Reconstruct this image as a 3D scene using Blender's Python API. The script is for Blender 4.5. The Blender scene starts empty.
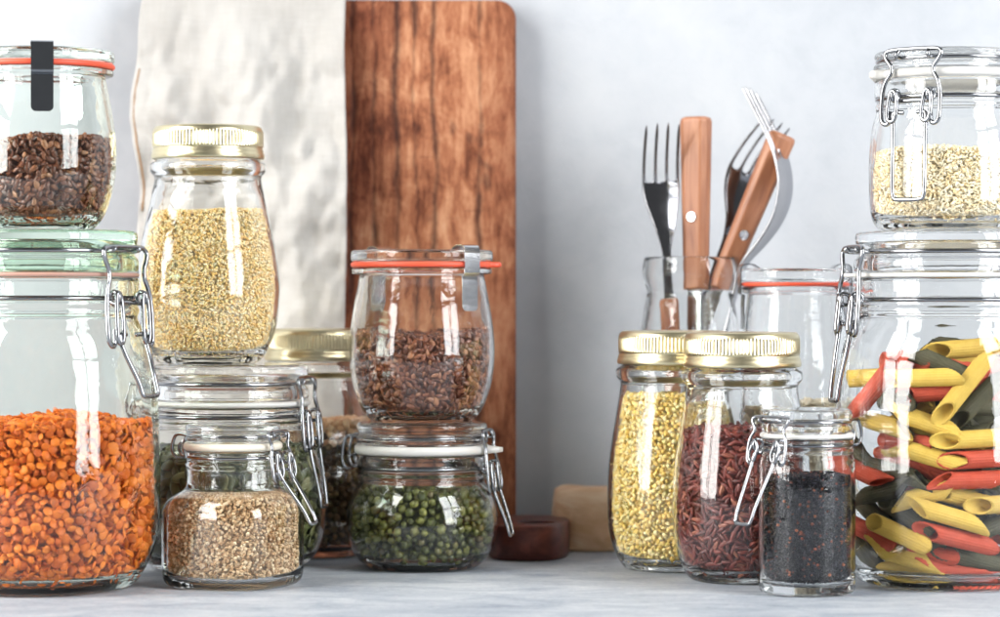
import bpy, math, random
import numpy as np
from mathutils import Vector, Matrix, noise

SC = bpy.context.scene
COL = SC.collection
F = 2778.0          # focal length in photo pixels (100 mm on 36 mm, 1000 px wide)
H = 0.1826          # camera height above the table
HY = 295.0          # horizon row
PI = math.pi
rnd = random.Random(7)
NP = np.random.default_rng(11)

def P(px, py, d):
    return Vector(((px-500)*d/F, d, H-(py-HY)*d/F))

# ---------------------------------------------------------------- materials
class NT:
    def __init__(s, name):
        s.m = bpy.data.materials.new(name); s.m.use_nodes = True
        s.t = s.m.node_tree; s.t.nodes.clear()
        s.out = s.t.nodes.new('ShaderNodeOutputMaterial')
    def n(s, typ, **kw):
        nd = s.t.nodes.new(typ)
        for k, v in kw.items():
            if k.startswith('i_'):
                key = k[2:].replace('_', ' ')
                nd.inputs[key].default_value = v
            else:
                setattr(nd, k, v)
        return nd
    def l(s, a, b): s.t.links.new(a, b)
    def math(s, op, a, b=None):
        nd = s.n('ShaderNodeMath', operation=op)
        for i, v in enumerate((a, b)):
            if v is None: continue
            if isinstance(v, (int, float)): nd.inputs[i].default_value = v
            else: s.l(v, nd.inputs[i])
        return nd.outputs[0]
    def ramp(s, fac, stops, interp='LINEAR'):
        r = s.n('ShaderNodeValToRGB'); r.color_ramp.interpolation = interp
        e = r.color_ramp.elements
        while len(e) > 1: e.remove(e[-1])
        e[0].position = stops[0][0]; e[0].color = (*stops[0][1], 1)
        for p, c in stops[1:]:
            x = e.new(p); x.color = (*c, 1)
        s.l(fac, r.inputs[0]); return r.outputs[0]
    def mix(s, fac, a, b, mode='MIX'):
        nd = s.n('ShaderNodeMix', data_type='RGBA', blend_type=mode)
        for sock, v in ((nd.inputs[0], fac), (nd.inputs[6], a), (nd.inputs[7], b)):
            if isinstance(v, (int, float)): sock.default_value = v
            elif isinstance(v, tuple): sock.default_value = (*v, 1)
            else: s.l(v, sock)
        return nd.outputs[2]
    def noise(s, vec, scale, detail=4, rough=.55, dist=0.0):
        nd = s.n('ShaderNodeTexNoise'); nd.inputs['Scale'].default_value = scale
        nd.inputs['Detail'].default_value = detail; nd.inputs['Roughness'].default_value = rough
        nd.inputs['Distortion'].default_value = dist
        s.l(vec, nd.inputs['Vector']); return nd.outputs[0]
    def coords(s, scale=(1, 1, 1), rot=(0, 0, 0), loc=(0, 0, 0)):
        tc = s.n('ShaderNodeTexCoord'); mp = s.n('ShaderNodeMapping')
        mp.inputs['Scale'].default_value = scale; mp.inputs['Rotation'].default_value = rot
        mp.inputs['Location'].default_value = loc
        s.l(tc.outputs['Object'], mp.inputs['Vector']); return mp.outputs[0]
    def principled(s, color, rough=.5, metal=0, bump=None, bstr=.3, bdist=.002, **kw):
        p = s.n('ShaderNodeBsdfPrincipled')
        if isinstance(color, tuple): p.inputs['Base Color'].default_value = (*color, 1)
        else: s.l(color, p.inputs['Base Color'])
        if isinstance(rough, (int, float)): p.inputs['Roughness'].default_value = rough
        else: s.l(rough, p.inputs['Roughness'])
        p.inputs['Metallic'].default_value = metal
        for k, v in kw.items(): p.inputs[k.replace('_', ' ')].default_value = v
        if bump is not None:
            b = s.n('ShaderNodeBump'); b.inputs['Strength'].default_value = bstr
            b.inputs['Distance'].default_value = bdist
            s.l(bump, b.inputs['Height']); s.l(b.outputs[0], p.inputs['Normal'])
        s.l(p.outputs[0], s.out.inputs[0]); return s.m

def glass_mat(name, color, wav=.075):
    t = NT(name)
    g = t.n('ShaderNodeBsdfGlass'); g.inputs['Color'].default_value = (*color, 1)
    g.inputs['IOR'].default_value = 1.42; g.inputs['Roughness'].default_value = 0.0
    c = t.coords()
    b = t.n('ShaderNodeBump'); b.inputs['Strength'].default_value = wav; b.inputs['Distance'].default_value = .004
    t.l(t.noise(c, 55, 2, .4, .6), b.inputs['Height']); t.l(b.outputs[0], g.inputs['Normal'])
    t.l(g.outputs[0], t.out.inputs[0]); return t.m

M = {}
M['glass'] = glass_mat('clear_glass', (.997, 1.0, .998))
M['green_lid_glass'] = glass_mat('green_lid_glass', (.90, .972, .915))
M['green_glass'] = glass_mat('greenish_glass', (.972, .992, .978))

def metal(name, col, rough):
    t = NT(name); c = t.coords()
    r = t.math('ADD', t.math('MULTIPLY', t.noise(c, 160, 3), .12), rough)
    return t.principled(col, r, 1.0)
M['wire'] = metal('steel_wire', (.33, .335, .35), .09)
M['steel'] = metal('polished_steel', (.60, .60, .62), .08)
M['side_fork_steel'] = metal('grey_fork_steel', (.42, .42, .44), .16)
M['fork_steel'] = metal('dark_reflection_fork_steel', (.24, .24, .255), .10)  # shiny steel; dark room reflection put into the base colour
M['dark_steel'] = metal('dark_steel_clip', (.30, .315, .34), .10)
M['gold'] = metal('champagne_gold_tin', (.74, .655, .43), .24)

def rubber(name, col, rough=.45):
    t = NT(name); c = t.coords()
    return t.principled(t.mix(t.noise(c, 120, 3), col, tuple(x*.85 for x in col)), rough)
M['red_rubber'] = rubber('orange_red_rubber', (.80, .10, .045))
M['white_rubber'] = rubber('white_rubber', (.66, .645, .61))
M['cream_rubber'] = rubber('cream_rubber', (.80, .74, .62))
M['brown_rubber'] = rubber('rosy_brown_rubber', (.48, .27, .21))

def grain_mat(name, stops, rough=.45, spec=.4, bump=0, interp='LINEAR', **kw):
    t = NT(name)
    g = t.n('ShaderNodeNewGeometry'); o = t.n('ShaderNodeObjectInfo')
    f = t.math('FRACT', t.math('ADD', g.outputs['Random Per Island'], o.outputs['Random']))
    col = t.ramp(f, stops, interp)
    c = t.coords()
    n = t.noise(c, 900, 2)
    col = t.mix(t.math('MULTIPLY', n, .35), col, t.mix(1.0, col, (.55, .5, .45), 'MULTIPLY'))
    return t.principled(col, rough, 0, bump=(n if bump else None), bstr=bump, bdist=.0005, **{'Specular_IOR_Level': spec}, **kw)

M['lentil'] = grain_mat('red_lentil', [(0, (.52, .095, .008)), (.4, (.70, .155, .012)), (.8, (.84, .23, .024)), (1, (.44, .075, .008))], .5, .3)
M['flax'] = grain_mat('flax_seed', [(0, (.085, .026, .012)), (.5, (.15, .047, .022)), (.85, (.24, .085, .038)), (1, (.32, .14, .065))], .24, .5)
M['couscous'] = grain_mat('couscous_grain', [(0, (.93, .60, .23)), (.5, (.96, .73, .37)), (1, (.97, .85, .56))], .7, .15, **{'Subsurface Weight': .25, 'Subsurface Radius': (.004, .003, .0015), 'Subsurface Scale': 1.0})
M['quinoa'] = grain_mat('quinoa_grain', [(0, (.42, .25, .12)), (.5, (.62, .42, .23)), (1, (.80, .64, .43))], .6, .3)
M['black_quinoa'] = grain_mat('black_quinoa_grain', [(0, (.006, .006, .010)), (.88, (.014, .013, .021)), (.93, (.05, .02, .02)), (.97, (.25, .06, .03)), (1, (.4, .14, .06))], .34, .2)
M['bulgur'] = grain_mat('bulgur_grain', [(0, (.84, .57, .17)), (.5, (.93, .71, .29)), (1, (.96, .84, .48))], .8, .1, **{'Subsurface Weight': .3, 'Subsurface Radius': (.004, .003, .001), 'Subsurface Scale': 1.0})
M['rice'] = grain_mat('red_rice_grain', [(0, (.070, .011, .008)), (.5, (.125, .020, .014)), (.9, (.19, .038, .025)), (1, (.32, .12, .07))], .36, .4)
M['mung'] = grain_mat('mung_bean', [(0, (.040, .050, .010)), (.5, (.080, .092, .016)), (.9, (.16, .165, .032)), (1, (.07, .045, .018))], .33, .5)
M['pumpkin'] = grain_mat('pumpkin_seed', [(0, (.045, .055, .018)), (.6, (.09, .10, .035)), (1, (.19, .18, .08))], .4, .4)
M['pulse'] = grain_mat('mixed_pulse', [(0, (.07, .035, .015)), (.4, (.14, .075, .03)), (.7, (.25, .14, .06)), (1, (.08, .07, .022))], .42, .4)
M['chickpea'] = grain_mat('pale_pulse', [(0, (.62, .33, .18)), (.5, (.75, .48, .27)), (1, (.80, .60, .38))], .45, .4)
M['small_pasta'] = grain_mat('small_pasta', [(0, (.88, .70, .40)), (.5, (.93, .82, .58)), (1, (.95, .89, .72))], .5, .35)
M['oats'] = grain_mat('oat_flake', [(0, (.80, .70, .52)), (1, (.88, .80, .64))], .7, .2)

def pasta_mat(name, a, b):
    t = NT(name); c = t.coords()
    n = t.noise(c, 260, 4, .6)
    o = t.n('ShaderNodeObjectInfo')
    col = t.mix(n, a, b)
    col = t.mix(t.math('MULTIPLY', o.outputs['Random'], .45), col, t.mix(1.0, col, (.72, .66, .6), 'MULTIPLY'))
    return t.principled(t.mix(t.math('MULTIPLY', t.noise(c, 90, 5, .7), .3), col, t.mix(.22, col, (.9, .85, .72))), .6, 0, bump=n, bstr=.25, bdist=.0006, **{'Specular_IOR_Level': .25})
M['penne_yellow'] = pasta_mat('yellow_pasta', (.56, .36, .045), (.71, .50, .09))
M['penne_red'] = pasta_mat('tomato_pasta', (.43, .036, .013), (.56, .072, .025))
M['penne_green'] = pasta_mat('spinach_pasta', (.026, .024, .008), (.062, .056, .018))

def board_mat():
    t = NT('aged_board_wood')
    c = t.coords((1, 1, 1))
    grain = t.noise(t.coords((38, 38, 7)), 1.0, 8, .68, 1.0)
    fine = t.noise(t.coords((230, 230, 42)), 1.0, 6, .72, .5)
    blot = t.noise(c, 17, 6, .65, .8)
    mott = t.noise(t.coords((1, 1, .45)), 55, 5, .7, .6)
    v = t.math('ADD', t.math('MULTIPLY', grain, .20), t.math('ADD', t.math('MULTIPLY', fine, .26), t.math('ADD', t.math('MULTIPLY', blot, .32), t.math('MULTIPLY', mott, .32))))
    col = t.ramp(v, [(.42, (.050, .014, .008)), (.48, (.16, .050, .022)), (.54, (.31, .118, .057)), (.61, (.47, .228, .122)), (.71, (.62, .39, .245))])
    sep = t.n('ShaderNodeSeparateXYZ'); t.l(c, sep.inputs[0])
    def streak(x0, w, s0):
        warp = t.math('MULTIPLY', t.math('SUBTRACT', t.noise(t.coords((1, 1, 1), loc=(s0, 0, s0)), 11, 5, .6), .5), .020)
        d = t.math('ABSOLUTE', t.math('SUBTRACT', t.math('ADD', sep.outputs[0], warp), x0))
        gate = t.noise(t.coords((1, 1, 1), loc=(s0*3, 1, s0)), 13, 4, .6)
        d = t.math('ADD', d, t.math('MAXIMUM', t.math('MULTIPLY', t.math('SUBTRACT', .56, gate), w*22), 0.0))
        return t.ramp(d, [(0, (1, 1, 1)), (w, (.8, .8, .8)), (w*2.2, (0, 0, 0))])
    # long cracks and stained seams running down the plank (object x across)
    wide = t.math('SUBTRACT', t.math('ADD', sep.outputs[0], t.math('MULTIPLY', t.math('SUBTRACT', blot, .5), .07)), .0)
    st = t.ramp(wide, [(0, (1, 1, 1)), (.012, (1, 1, 1)), (.046, (0, 0, 0)), (.100, (0, 0, 0)), (.126, (.7, .7, .7))])
    col = t.mix(t.math('MULTIPLY', st, .68), col, t.mix(1.0, col, (.38, .20, .17), 'MULTIPLY'))
    h = t.math('ADD', fine, grain)
    for x0, w, s0 in ((.028, .0008, 1.3), (.058, .0007, 2.1), (.1045, .0009, 4.7), (.012, .0008, 6.2), (.071, .0005, 8.4), (.043, .0004, 9.9)):
        k_ = streak(x0, w, s0)
        col = t.mix(t.math('MULTIPLY', k_, .86), col, (.022, .008, .007))
        h = t.math('SUBTRACT', h, t.math('MULTIPLY', k_, 1.0))
    sx = t.noise(t.coords((30, 30, 420), rot=(0, .5, 0)), 1.0, 3, .5)
    scr = t.ramp(sx, [(.66, (0, 0, 0)), (.70, (1, 1, 1))])
    col = t.mix(t.math('MULTIPLY', scr, .35), col, (.07, .02, .012))
    knot = t.noise(t.coords((1, 1, .55), loc=(2, 0, 5)), 34, 3, .5, .4)
    kn = t.ramp(knot, [(.66, (0, 0, 0)), (.72, (1, 1, 1))])
    col = t.mix(t.math('MULTIPLY', kn, .6), col, (.05, .016, .010))
    return t.principled(col, .72, 0, bump=h, bstr=.5, bdist=.0016, **{'Specular_IOR_Level': .2})
M['board'] = board_mat()

def wood_mat(name, lo, mid, hi, stretch=(60, 60, 5), rough=.5):
    t = NT(name); c = t.coords(stretch)
    v = t.noise(c, 1.0, 5, .6, .8)
    col = t.ramp(v, [(.3, lo), (.5, mid), (.72, hi)])
    return t.principled(col, rough, 0, bump=v, bstr=.25, bdist=.0012)
M['handle_wood'] = wood_mat('cutlery_handle_wood', (.22, .075, .034), (.36, .14, .064), (.48, .215, .105), (120, 120, 12), .42)
M['dark_wood'] = wood_mat('dark_red_wood', (.045, .009, .006), (.115, .024, .015), (.23, .060, .036), (30, 30, 60), .38)
M['pale_wood'] = wood_mat('pale_log_wood', (.54, .30, .155), (.74, .50, .31), (.88, .74, .57), (20, 20, 55), .6)

def linen_mat():
    t = NT('natural_linen')
    tc = t.n('ShaderNodeTexCoord')
    def wave(direction, sc):
        w = t.n('ShaderNodeTexWave', bands_direction=direction); w.inputs['Scale'].default_value = sc
        w.inputs['Distortion'].default_value = 1.5; w.inputs['Detail'].default_value = 2; w.inputs['Detail Scale'].default_value = 2.0
        t.l(tc.outputs['Object'], w.inputs['Vector']); return w.outputs['Fac']
    a = wave('X', 260); b = wave('Z', 260)
    wv = t.math('ADD', a, b)
    slub = t.noise(t.coords((60, 60, 700)), 1, 3, .6); slub2 = t.noise(t.coords((700, 60, 60)), 1, 3, .6)
    bl = t.noise(t.coords(), 14, 4, .6)
    v = t.math('ADD', t.math('MULTIPLY', t.math('ADD', slub, slub2), .22), t.math('MULTIPLY', bl, .56))
    col = t.ramp(v, [(.3, (.385, .365, .34)), (.5, (.445, .43, .408)), (.7, (.495, .485, .465))])
    return t.principled(col, .9, 0, bump=t.math('ADD', wv, t.math('MULTIPLY', slub, 2.0)), bstr=.35, bdist=.0006, **{'Specular_IOR_Level': .1})
M['linen'] = linen_mat()
t_ = NT('hem_thread'); M['thread'] = t_.principled(t_.mix(t_.noise(t_.coords(), 200, 2), (.22, .12, .06), (.34, .2, .1)), .9)

def wall_mat():
    t = NT('pale_plaster'); c = t.coords()
    a = t.noise(c, 5, 6, .6, .4); b = t.noise(c, 38, 5, .65, .3)
    v = t.math('ADD', t.math('MULTIPLY', a, .65), t.math('MULTIPLY', b, .35))
    col = t.ramp(v, [(.33, (.375, .395, .425)), (.5, (.435, .452, .478)), (.67, (.475, .488, .505))])
    return t.principled(col, .75, 0, bump=t.math('ADD', b, t.noise(c, 9, 4)), bstr=.25, bdist=.003, **{'Specular_IOR_Level': .25})
M['wall'] = wall_mat()

def table_mat():
    t = NT('brushed_painted_tabletop'); c = t.coords()
    a = t.noise(t.coords((20, 42, 20)), 1.0, 7, .72, .8)
    b = t.noise(c, 9, 5, .6)
    f = t.noise(t.coords((260, 520, 100)), 1.0, 4, .75)
    v = t.math('ADD', t.math('MULTIPLY', a, .45), t.math('ADD', t.math('MULTIPLY', b, .25), t.math('MULTIPLY', f, .30)))
    col = t.ramp(v, [(.36, (.20, .235, .295)), (.45, (.335, .37, .42)), (.53, (.45, .48, .515)), (.62, (.57, .59, .61))])
    return t.principled(col, .58, 0, bump=t.math('ADD', f, a), bstr=.4, bdist=.0012, **{'Specular_IOR_Level': .3})
M['table'] = table_mat()

# ---------------------------------------------------------------- mesh helpers
def link_mesh(name, verts, faces, mat, parent=None, smooth=True):
    me = bpy.data.meshes.new(name)
    me.from_pydata([tuple(v) for v in verts], [], faces)
    me.materials.append(M[mat] if isinstance(mat, str) else mat)
    if smooth: me.shade_smooth()
    me.update()
    o = bpy.data.objects.new(name, me); COL.objects.link(o)
    if parent: o.parent = parent
    return o

def thing(name, label, cat, loc=(0, 0, 0), group=None):
    o = bpy.data.objects.new(name, None); COL.objects.link(o)
    o.empty_display_size = .02; o.location = loc
    return tag(o, label, cat, group)

def tag(o, label, cat, group=None, kind=None):
    o['label'] = label; o['category'] = cat
    if group: o['group'] = group
    if kind: o['kind'] = kind
    return o

def chaikin(pts, it=2, closed=False):
    pts = [Vector(p) for p in pts]
    for _ in range(it):
        new = [] if closed else [pts[0]]
        n = len(pts)
        for i in range(n if closed else n-1):
            a, b = pts[i], pts[(i+1) % n]
            new.append(a*.75+b*.25); new.append(a*.25+b*.75)
        if not closed: new.append(pts[-1])
        pts = new
    return pts

def lathe(name, prof, mat, parent=None, seg=96, ring=False, shape=None, smooth=True):
    """prof: list of (r,z). ring=True: closed loop off the axis; else starts and ends on the axis (r=0)."""
    verts, faces = [], []
    th = [2*PI*i/seg for i in range(seg)]
    n = len(prof)
    idx = []
    for k, (r, z) in enumerate(prof):
        if not ring and k in (0, n-1):
            idx.append(len(verts)); verts.append((0, 0, z)); continue
        idx.append(len(verts))
        for a in th:
            f = shape(a, z, r) if shape else 1.0
            verts.append((r*f*math.cos(a), r*f*math.sin(a), z))
    rows = n if ring else n-1
    for k in range(rows):
        k2 = (k+1) % n
        pa, pb = (not ring and k in (0, n-1)), (not ring and k2 in (0, n-1))
        for i in range(seg):
            j = (i+1) % seg
            if pa: faces.append((idx[k], idx[k2]+j, idx[k2]+i))
            elif pb: faces.append((idx[k]+i, idx[k]+j, idx[k2]))
            else: faces.append((idx[k]+i, idx[k]+j, idx[k2]+j, idx[k2]+i))
    return link_mesh(name, verts, faces, mat, parent, smooth)

def sweep(verts, faces, pts, rad, closed=False, seg=8):
    pts = [Vector(p) for p in pts]
    n = len(pts); base = len(verts)
    tang = []
    for i in range(n):
        a = pts[i-1] if (i > 0 or closed) else pts[i]
        b = pts[(i+1) % n] if (i < n-1 or closed) else pts[i]
        tang.append((b-a).normalized())
    up = Vector((0, 0, 1)) if abs(tang[0].z) < .9 else Vector((1, 0, 0))
    nrm = (up - tang[0]*up.dot(tang[0])).normalized()
    for i in range(n):
        nrm = (nrm - tang[i]*nrm.dot(tang[i])).normalized()
        bn = tang[i].cross(nrm)
        rr = rad[i] if isinstance(rad, list) else rad
        for k in range(seg):
            a = 2*PI*k/seg
            verts.append(pts[i] + nrm*(rr*math.cos(a)) + bn*(rr*math.sin(a)))
    for i in range(n if closed else n-1):
        i2 = (i+1) % n
        for k in range(seg):
            k2 = (k+1) % seg
            faces.append((base+i*seg+k, base+i*seg+k2, base+i2*seg+k2, base+i2*seg+k))
    if not closed:
        faces.append(tuple(base+k for k in reversed(range(seg))))
        faces.append(tuple(base+(n-1)*seg+k for k in range(seg)))

def tube(name, paths, rad, mat, parent, seg=8):
    v, f = [], []
    for p, closed in paths: sweep(v, f, p, rad, closed, seg)
    return link_mesh(name, v, f, mat, parent)

def big_mesh(name, V, Fc, mat):
    """V (n,3) float, Fc (m,k) int."""
    me = bpy.data.meshes.new(name)
    m, k = Fc.shape
    me.vertices.add(len(V)); me.vertices.foreach_set('co', V.astype(np.float32).ravel())
    me.loops.add(m*k); me.loops.foreach_set('vertex_index', Fc.astype(np.int32).ravel())
    me.polygons.add(m); me.polygons.foreach_set('loop_start', np.arange(0, m*k, k, dtype=np.int32))
    me.update(calc_edges=True); me.shade_smooth()
    me.materials.append(M[mat]); me.validate()
    o = bpy.data.objects.new(name, me); COL.objects.link(o); return o

# ---------------------------------------------------------------- grain shapes
def ico(sub=1):
    import bmesh
    bm = bmesh.new(); bmesh.ops.create_icosphere(bm, subdivisions=sub, radius=1)
    v = np.array([x.co[:] for x in bm.verts]); f = np.array([[y.index for y in x.verts] for x in bm.faces]); bm.free()
    return v, f
def ellipsoid(a, b, c, sub=2, taper=0.0, rough=0.0):
    v, f = ico(sub); v = v.copy()
    if taper: v[:, 1] *= (1 - taper*v[:, 0]); v[:, 2] *= (1 - .5*taper*v[:, 0])
    if rough: v *= (1 + rough*NP.standard_normal((len(v), 1)))
    return v*np.array([a, b, c]), f
def lens(r, h):
    v, f = ico(2); v = v.copy()
    rr = np.hypot(v[:, 0], v[:, 1]); v[:, 2] = np.sign(v[:, 2])*h*(1-rr**2.2)**.8
    v[:, :2] *= r; return v, f
def torus_shape(R, r, n=9, m=5):
    v = []; f = []
    for i in range(n):
        for j in range(m):
            a, b = 2*PI*i/n, 2*PI*j/m
            v.append(((R+r*math.cos(b))*math.cos(a), (R+r*math.cos(b))*math.sin(a), r*1.5*math.sin(b)))
    for i in range(n):
        for j in range(m):
            A, B, C, D = i*m+j, ((i+1) % n)*m+j, ((i+1) % n)*m+(j+1) % m, i*m+(j+1) % m
            f.append((A, B, C)); f.append((A, C, D))
    return np.array(v), np.array(f)

# ---------------------------------------------------------------- filling a jar
class Fill:
    def __init__(s, jar, ztop, amp=.0015, slope=0.0, seed=1):
        s.jar = jar; s.z0 = ztop; s.amp = amp; s.slope = slope; s.r = np.random.default_rng(seed)
        s.ph = s.r.uniform(0, 6.28, 4)
    def top(s, x, y):
        return s.z0 + s.slope*x + s.amp*(np.sin(70*x+s.ph[0])+np.cos(62*y+s.ph[1])+.6*np.sin(130*(x+y)+s.ph[2])+.5*np.cos(150*(x-y)+s.ph[3]))*.5
    def points(s, size, dmin, half, layers=2, step=None, zmin=None, zmax=None, dart=True):
        """positions and outward normals of packed grains just inside the glass; local coordinates of the jar."""
        J = s.jar; step = step or size*.7
        zb = J.zfloor + half + .0004 if zmin is None else zmin
        pos, nor, lay = [], [], []
        zs = np.linspace(zb, s.z0+s.amp*2+abs(s.slope)*.06, 200)
        for L in range(layers):
            off = half + .0004 + L*step
            rs = np.maximum(J.rin(zs)-off, .0005)
            seg = np.hypot(np.diff(zs), np.diff(rs)); area = seg*2*PI*rs[:-1]
            cum = np.concatenate([[0], np.cumsum(area)])
            n = int(cum[-1]/dmin**2*(9 if dart else 1.05))
            u = s.r.uniform(0, cum[-1], n)
            if not dart:    # stratified
                u = (np.arange(n)+s.r.uniform(0, 1, n))/n*cum[-1]
            z = np.interp(u, cum, np.concatenate([zs[:-1], zs[-1:]])); r = np.maximum(J.rin(z)-off, .0005)
            th = s.r.uniform(0, 2*PI, n)
            dr = np.gradient(rs, zs); slope = np.interp(z, zs, dr)
            sh = np.array([J.fshape(a, zz) for a, zz in zip(th, z)]) if J.shape else 1.0
            x, y = r*sh*np.cos(th), r*sh*np.sin(th)
            nn = np.stack([np.cos(th), np.sin(th), -slope], 1); nn /= np.linalg.norm(nn, axis=1)[:, None]
            ok = z < s.top(x, y)
            if zmax is not None: ok &= z < zmax
            p = np.stack([x, y, z], 1)[ok]; nn = nn[ok]
            keep = s.darts(p, dmin) if dart else s.darts(p, dmin*.62)
            pos.append(p[keep]); nor.append(nn[keep]); lay.append(np.full(len(keep), L))
        # top surface
        if zmax is None or zmax >= s.z0:
            for L in range(2):
                R = float(J.rin(np.array([s.z0]))[0])-half-.0006
                n = int(PI*R*R/dmin**2*(8 if dart else 1.6))
                rr = R*np.sqrt(s.r.uniform(0, 1, n)); th = s.r.uniform(0, 2*PI, n)
                sh = np.array([J.fshape(a, s.z0) for a in th]) if J.shape else 1.0
                x, y = rr*sh*np.cos(th), rr*sh*np.sin(th)
                z = s.top(x, y)-L*step*.8
                p = np.stack([x, y, z], 1); keep = s.darts(p, dmin*(1 if dart else .62))
                nn = np.tile(np.array([0, 0, 1.0]), (len(keep), 1))
                pos.append(p[keep]); nor.append(nn); lay.append(np.full(len(keep), L if L == 0 else 1))
        return np.concatenate(pos), np.concatenate(nor), np.concatenate(lay)
    @staticmethod
    def darts(p, dmin):
        cells = {}; keep = []; inv = 1/dmin; d2 = dmin*dmin
        cell = np.floor(p*inv).astype(int).tolist(); pl = p.tolist()
        nb = [(i, j, k) for i in (-1, 0, 1) for j in (-1, 0, 1) for k in (-1, 0, 1)]
        for i, (c, q) in enumerate(zip(cell, pl)):
            bad = False
            for a, b, e in nb:
                for w in cells.get((c[0]+a, c[1]+b, c[2]+e), ()):
                    if (w[0]-q[0])**2+(w[1]-q[1])**2+(w[2]-q[2])**2 < d2: bad = True; break
                if bad: break
            if bad: continue
            cells.setdefault(tuple(c), []).append(q); keep.append(i)
        return np.array(keep, dtype=int)
    def frames(s, nor, tilt):
        n = len(nor)
        z = nor + tilt*s.r.standard_normal((n, 3)); z /= np.linalg.norm(z, axis=1)[:, None]
        x = s.r.standard_normal((n, 3)); x -= z*(x*z).sum(1)[:, None]; x /= np.linalg.norm(x, axis=1)[:, None]
        y = np.cross(z, x)
        return np.stack([x, y, z], 2)      # columns are axes
    def core(s, off, zmax=None):
        J = s.jar
        zt = (s.z0-off*.9) if zmax is None else zmax
        zs = np.linspace(J.zfloor+.0008, zt, 14)
        pr = [(0, zs[0])]+[(max(float(J.rin(np.array([z]))[0])-off*(1.0 if i else 1.15), .001), z) for i, z in enumerate(zs)]+[(0, zt)]
        seg = 40; V = []; Fc = []
        for r, z in pr:
            for i in range(seg):
                a = 2*PI*i/seg; f = J.fshape(a, z) if J.shape else 1.0
                V.append((r*f*math.cos(a), r*f*math.sin(a), z))
        for k in range(len(pr)-1):
            for i in range(seg):
                j = (i+1) % seg; A, B, C, D = k*seg+i, k*seg+j, (k+1)*seg+j, (k+1)*seg+i
                Fc.append((A, B, C)); Fc.append((A, C, D))
        return np.array(V), np.array(Fc)

def pour(fill, shapes, mat, name, label, cat, size, dmin, half, layers=2, tilt=.35, dart=True, jit=.12,
         individuals=0, one=None, zmin=None, zmax=None, corez=None, step=None, core=True):
    """fills a jar: up to `individuals` grains that show largest become objects of their own, the rest is one stuff object."""
    J = fill.jar
    pos, nor, lay = fill.points(size, dmin, half, layers, zmin=zmin, zmax=zmax, dart=dart, step=step)
    R = fill.frames(nor, tilt); n = len(pos)
    sc = 1 + jit*np.clip(fill.r.standard_normal(n), -2, 2)
    which = fill.r.integers(0, len(shapes), n)
    world = pos + np.array(J.loc)
    picked = np.zeros(n, bool)
    if individuals:
        cam = np.array([0, 0, H])
        px = 500+world[:, 0]*F/world[:, 1]
        ok = (lay == 0) & (px > 4) & (px < 996) & ((nor[:, 1] < -.12) | (nor[:, 2] > .9))
        order = np.argsort(np.where(ok, world[:, 1], 9)); order = order[:min(individuals, int(ok.sum()))]
        picked[order] = True
        meshes = []
        for v, f in shapes:
            me = bpy.data.meshes.new(one[0]); me.from_pydata(v.tolist(), [], f.tolist()); me.shade_smooth(); me.materials.append(M[mat]); meshes.append(me)
        proto = None
        for i in order:
            if proto is None:
                o = bpy.data.objects.new(one[0], meshes[0]); tag(o, one[1], one[2], one[3]); proto = o
            else:
                o = proto.copy(); o.data = meshes[which[i]]
            m = Matrix([list(R[i][r]*sc[i])+[world[i][r]] for r in range(3)]+[[0, 0, 0, 1]])
            o.matrix_world = m
            COL.objects.link(o)
    VV, FF, base = [], [], 0
    for w, (v, f) in enumerate(shapes):
        sel = (which == w) & ~picked
        if not sel.any(): continue
        A = np.einsum('nij,vj->nvi', R[sel]*sc[sel][:, None, None], v)+pos[sel][:, None, :]
        k = A.shape[0]
        VV.append(A.reshape(-1, 3)); FF.append((f[None]+np.arange(k)[:, None, None]*len(v)+base).reshape(-1, 3)); base += k*len(v)
    if core:
        v, f = fill.core(half*1.2+step*(layers-.4) if step else half*1.2+size*.7*(layers-.4), corez)
        VV.append(v); FF.append(f+base)
    o = big_mesh(name, np.concatenate(VV), np.concatenate(FF), mat)
    o.location = J.loc
    tag(o, label, cat, kind='stuff')
    return o

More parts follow.
